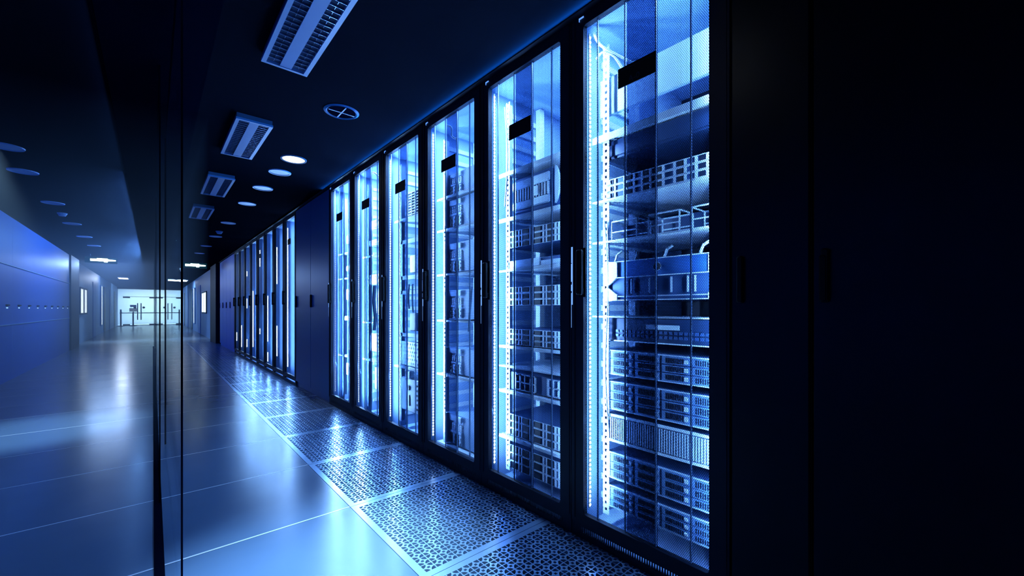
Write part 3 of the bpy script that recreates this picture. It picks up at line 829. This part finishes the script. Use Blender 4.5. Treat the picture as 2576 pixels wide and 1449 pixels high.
LEFT = [(-1.0, 5.3)] and [(-.956, 5.56), (-.998, 6.45), (-.996, 8.11), (-1.0, 9.87), (-1.0, 11.5), (-.98, 13.0)]
for k, (x, y) in enumerate(LEFT):
    downlight(x, y, .112, 'downlight in the left-hand line, %s from the left edge of the photo' % ['nearest', 'second', 'third', 'fourth', 'fifth', 'sixth'][k])
# round vent with cross bars
t = thing('ceiling_vent', 'round dark ceiling vent with crossed bars, right of the louvred lamps', 'vent', (1.014, 3.0, CEIL))
b = MB(); r = .118; seg = 32
for k in range(seg):
    a0, a1 = 2 * math.pi * k / seg, 2 * math.pi * (k + 1) / seg
    b.poly([(r * math.cos(a0), r * math.sin(a0), -.004), (r * math.cos(a1), r * math.sin(a1), -.004), (r * .88 * math.cos(a1), r * .88 * math.sin(a1), -.012), (r * .88 * math.cos(a0), r * .88 * math.sin(a0), -.012)])
    b.poly([(r * .88 * math.cos(a0), r * .88 * math.sin(a0), -.012), (r * .88 * math.cos(a1), r * .88 * math.sin(a1), -.012), (r * .80 * math.cos(a1), r * .80 * math.sin(a1), -.006), (r * .80 * math.cos(a0), r * .80 * math.sin(a0), -.006)])
b.obj('rim', M['cabdark'], t)
MB().cyl((0, 0, -.006), r * .85, .005, 'z', 28).obj('dish', M['beam'], t)
MB().box(-.09, .09, -.004, .004, -.011, -.007).box(-.004, .004, -.09, .09, -.011, -.007).obj('cross_bar', M['cabdark'], t)
for (x, y, w) in ((-1.0, 8.9, 'left'), (.91, 9.1, 'right')):
    t = thing('smoke_detector', 'small smoke detector under the ceiling among the %s-hand downlights' % w, 'smoke detector', (x, y, CEIL), 'smoke detectors')
    MB().cyl((0, 0, -.012), .055, .012, 'z', 20).obj('base', M['lampframe'], t)
    MB().cyl((0, 0, -.045), .035, .033, 'z', 20, .05).obj('sensor_cap', M['lampframe'], t)
for (x, w) in ((-1.0, 'left'), (.90, 'right')):
    t = thing('exit_sign', 'lit hanging exit sign with a bright arrow on the %s side of the hall' % w, 'exit sign', (x, 15.0, 2.26), 'hanging exit signs')
    MB().box(-.30, .30, -.015, .015, 0, .16).obj('sign_box', M['exitgreen'], t)
    s = 1 if w == 'left' else 1
    b = MB(); b.poly([(-.20, -.017, .05), (.05, -.017, .05), (.05, -.017, .03), (.12, -.017, .03), (.12, -.017, .06), (.27, -.017, .07), (.27, -.017, .10), (.12, -.017, .11), (.12, -.017, .13), (-.08, -.017, .13), (-.08, -.017, .11), (-.20, -.017, .11)])
    b.obj('lit_arrow', M['exitlit'], t)
    MB().cyl((-.2, 0, .16), .004, .07, 'z', 8).cyl((.2, 0, .16), .004, .07, 'z', 8).obj('hanger', M['steel'], t)
for (x, y, w, l) in ((-1.0, 25.6, .35, 'left'), (.72, 25.8, .35, 'middle'), (1.05, 25.8, .5, 'right')):
    t = thing('hall_lamp', 'bright ceiling lamp at the far end of the hall, %s one' % l, 'ceiling lamp', (x, y, CEIL), 'lit lamps at the far end')
    MB().box(-w / 2, w / 2, -.5, .5, -.03, -.001).obj('housing', M['lampframe'], t)
    MB().box(-w / 2 + .02, w / 2 - .02, -.48, .48, -.034, -.03).obj('diffuser', M['lenslit'], t)

# ------------------------------------------------------------------ far hall
def lit_window(x, y0, y1, n, s):
    t = bpy.data.objects.new('window_%d' % n, None); COL.objects.link(t); t['kind'] = 'structure'
    xa, xb = (x, x + s * .03)
    lo, hi = min(xa, xb), max(xa, xb); L = y1 - y0
    f = MB().box(lo, hi, y0 - .06, y0, .90, 1.76).box(lo, hi, y1, y1 + .06, .90, 1.76).box(lo, hi, y0, y1, .90, .95).box(lo, hi, y0, y1, 1.71, 1.76).box(lo, hi, y0 + L * .45, y0 + L * .55, .95, 1.71)
    f.obj('window_frame', M['portal'], t)
    MB().box(lo, (lo + hi) / 2, y0, y1, .95, 1.71).obj('pane', M['winlit'], t)
lit_window(-1.70, 18.35, 20.05, 1, 1)
lit_window(1.55, 19.4, 21.1, 2, -1)
for (x, s, w) in ((-1.70, 1, 'left'), (1.55, -1, 'right')):
    t = thing('glow_column', 'tall light-washed column, built as a glow, on the %s wall of the far hall' % w, 'lit column', (x, 25.0, 0), 'light-washed columns in the far hall')
    MB().box(min(0, s * .05), max(0, s * .05), -.15, .15, .35, 2.1).obj('housing', M['lampframe'], t)
    MB().box(min(s * .05, s * .056), max(s * .05, s * .056), -.11, .11, .4, 2.05).obj('diffuser', M['winlit'], t)  # glow put in for a light-washed wall column
for k in range(4):
    for (x, s, w) in ((-1.70, 1, 'left'), (1.55, -1, 'right')):
        y = 22.0 + k * 3.4 + (1.2 if k > 0 else 0)
        o = MB().box(min(x, x + s * .02), max(x, x + s * .02), y, y + .9, .02, 2.1).obj('wall_panel', M['navy'] if k % 2 else M['cabblue'])
        tag(o, 'dark door-height panel on the %s wall of the far hall, %s' % (w, ['nearest', 'second', 'third', 'farthest'][k]), 'wall panel', 'panels on the far hall walls')

def glass_leaf(n, xa, xb, hx, lx):
    t = bpy.data.objects.new('door_%d' % n, None); COL.objects.link(t); t['kind'] = 'structure'
    y = 36.3
    MB().box(xa, xb, y - .006, y + .006, .03, 1.86).obj('glass', M['doorglass'], t)
    MB().box(xa, xb, y - .012, y + .012, 1.86, 1.885).box(xa, xb, y - .012, y + .012, .0, .03).obj('rail', M['chassis'], t)
    MB().cyl((hx, y - .07, .36), .028, 1.1, 'z', 12).cyl((hx, y - .07, .5), .014, .07, 'y', 8).cyl((hx, y - .07, 1.3), .014, .07, 'y', 8).obj('handle', M['portal'], t)
    MB().cyl((lx, y - .02, 1.17), .07, .04, 'y', 14).obj('lock', M['portal'], t)
    px = xa if abs(xa - hx) > abs(xb - hx) else xb - .34
    MB().box(px, px + .34, y - .02, y + .02, 1.78, 1.87).box(px, px + .34, y - .02, y + .02, .0, .09).obj('patch_fitting', M['portal'], t)
glass_leaf(1, -1.44, -.672, -.74, -.87)
glass_leaf(2, -.660, .17, -.57, -.44)
glass_leaf(3, .18, .86, .78, .60)
glass_leaf(4, .87, 1.54, .98, 1.12)
struct(MB().box(-1.70, 1.55, 36.294, 36.306, 1.90, 2.36).box(-1.70, -1.45, 36.294, 36.306, 0, 1.9).obj('window_3', M['doorglass']))

def barrier(x, label, sign=False):
    t = thing('barrier_post', label, 'barrier post', (x, 35.0, 0), 'queue barrier posts before the glass doors')
    MB().cyl((0, 0, 0), .19, .02, 'z', 24, .185).cyl((0, 0, .02), .17, .025, 'z', 24, .06).obj('base', M['portal'], t)
    MB().cyl((0, 0, .04), .038, .86 if sign else 1.0, 'z', 16).obj('pole', M['portal'], t)
    if not sign: MB().cyl((0, 0, .78), .05, .1, 'z', 16).obj('belt_head', M['portal'], t)
    else:
        f = MB().box(-.175, .175, -.03, -.005, .91, 1.12); f.obj('sign_frame', M['portal'], t)
        MB().box(-.155, .155, -.034, -.03, .93, 1.10).obj('sign_face', M['white'], t)
    return t
a = barrier(-1.48, 'black belt barrier post at the left end, before the glass doors')
for (xa, xb, w) in ((-1.428, -.96, 'short left'), (-.88, 1.278, 'long right')):
    tag(MB().box(xa, xb, 34.997, 35.003, .80, .85).obj('barrier_belt', M['portal']), '%s stretch of the black belt between the barrier posts' % w, 'barrier belt')
barrier(-.92, 'barrier post carrying a small white framed notice', True)
barrier(1.33, 'black belt barrier post at the right end, before the glass doors')
o = MB().box(-1.10, -.80, 36.26, 36.27, 1.20, 1.34).obj('notice', M['hallwall']); tag(o, 'small grey notice stuck on the left glass door', 'notice')

# ------------------------------------------------------------------ lights
CW = (.54, .78, 1.0)
area('lobby_lamp', (-.1, 38.4, 2.44), (0, .35, -1), 3.2, 1.6, 300, CW)
area('lobby_lamp', (-.1, 37.2, 2.40), (0, 1, -.3), 3.2, .5, 50, CW)
area('hall_area_light', (-1.0, 25.05, 2.40), (-.05, -1, -.25), .34, .05, 20, (.42, .60, 1))
area('hall_area_light', (-.1, 31, 2.44), (0, 1, -.35), 2.0, .2, 60, (.6, .78, 1))  # added lamp that brightens the glass doors and notice from the front
area('haze_fill', (-1.0, 17.6, 2.40), (0, -1, -.15), .9, .1, 36, (.24, .45, 1))  # added lamp without a fixture, lights the haze
area('hall_area_light', (.8, 25.2, 2.42), (0, .6, -1), .8, .6, 40, (.5, .74, 1))
area('hall_area_light', (-.3, 18.8, 2.45), (0, 0, -1), 2.4, .4, 34, (.6, .8, 1), spread=70)
spot('downlight_beam', (.997, 4.25, 2.46), (1.02, 4.7, 0), 30, (.75, .88, 1), 34, .5)
spot('downlight_beam', (-1.0, 5.3, 2.46), (-.80, 5.5, 0), 420, (.50, .80, 1), 40, .9)
spot('downlight_beam', (.55, 1.0, 2.47), (.52, 1.72, 0), 1100, (.42, .70, 1), 36, 1.0)  # added lamp that brightens the floor close to the camera
# added hidden lamps on the beam that brighten the left side and haze
for k, (ya, yb) in enumerate(((1.0, 5.6), (5.8, 10.4), (10.6, 14.3))):
    t = thing('beam_fill_light', 'added hidden fill light on the left face of the ceiling beam, %s' % ['nearest', 'middle', 'farthest'][k], 'added light', (-.203, (ya + yb) / 2, 2.458), 'added fill lights on the ceiling beam')
    MB().box(-.008, 0, -(yb - ya) / 2, (yb - ya) / 2, -.02, .02).obj('housing', M['beam'], t)
    area('beam_fill', (-.213, (ya + yb) / 2, 2.455), (-1, 0, -.35), yb - ya, .03, [3, 22, 90][k], (.13, .36, 1))
def fog():  # scattering box added to give the lens glow over the left half
    m = bpy.data.materials.new('haze'); m.use_nodes = True; nt = m.node_tree; nt.nodes.clear()
    o = nt.nodes.new('ShaderNodeOutputMaterial'); v = nt.nodes.new('ShaderNodeVolumeScatter')
    v.inputs['Color'].default_value = (.60, .76, 1, 1); v.inputs['Density'].default_value = .065; v.inputs['Anisotropy'].default_value = .6
    nt.links.new(v.outputs[0], o.inputs['Volume'])
    o = MB().box(-1.795, .30, 3.6, 17.0, .01, CEIL - .052).obj('haze', m)
    o['kind'] = 'stuff'; o['label'] = 'thin blue haze added for the glow along the left half of the corridor'; o['category'] = 'haze'
fog()

w = bpy.data.worlds.new('world'); SC.world = w; w.use_nodes = True
w.node_tree.nodes['Background'].inputs[0].default_value = (.01, .03, .1, 1); w.node_tree.nodes['Background'].inputs[1].default_value = .06

SC.view_settings.view_transform = 'Standard'; SC.view_settings.look = 'None'
SC.view_settings.exposure = 0.0; SC.view_settings.gamma = 1.0; SC.view_settings.use_curve_mapping = False
cy = SC.cycles
cy.use_denoising = True; cy.max_bounces = 6; cy.diffuse_bounces = 3; cy.glossy_bounces = 3; cy.transparent_max_bounces = 16
cy.caustics_reflective = False; cy.caustics_refractive = False
cy.sample_clamp_indirect = 3.0; cy.use_adaptive_sampling = True; cy.adaptive_threshold = .05; cy.use_light_tree = True
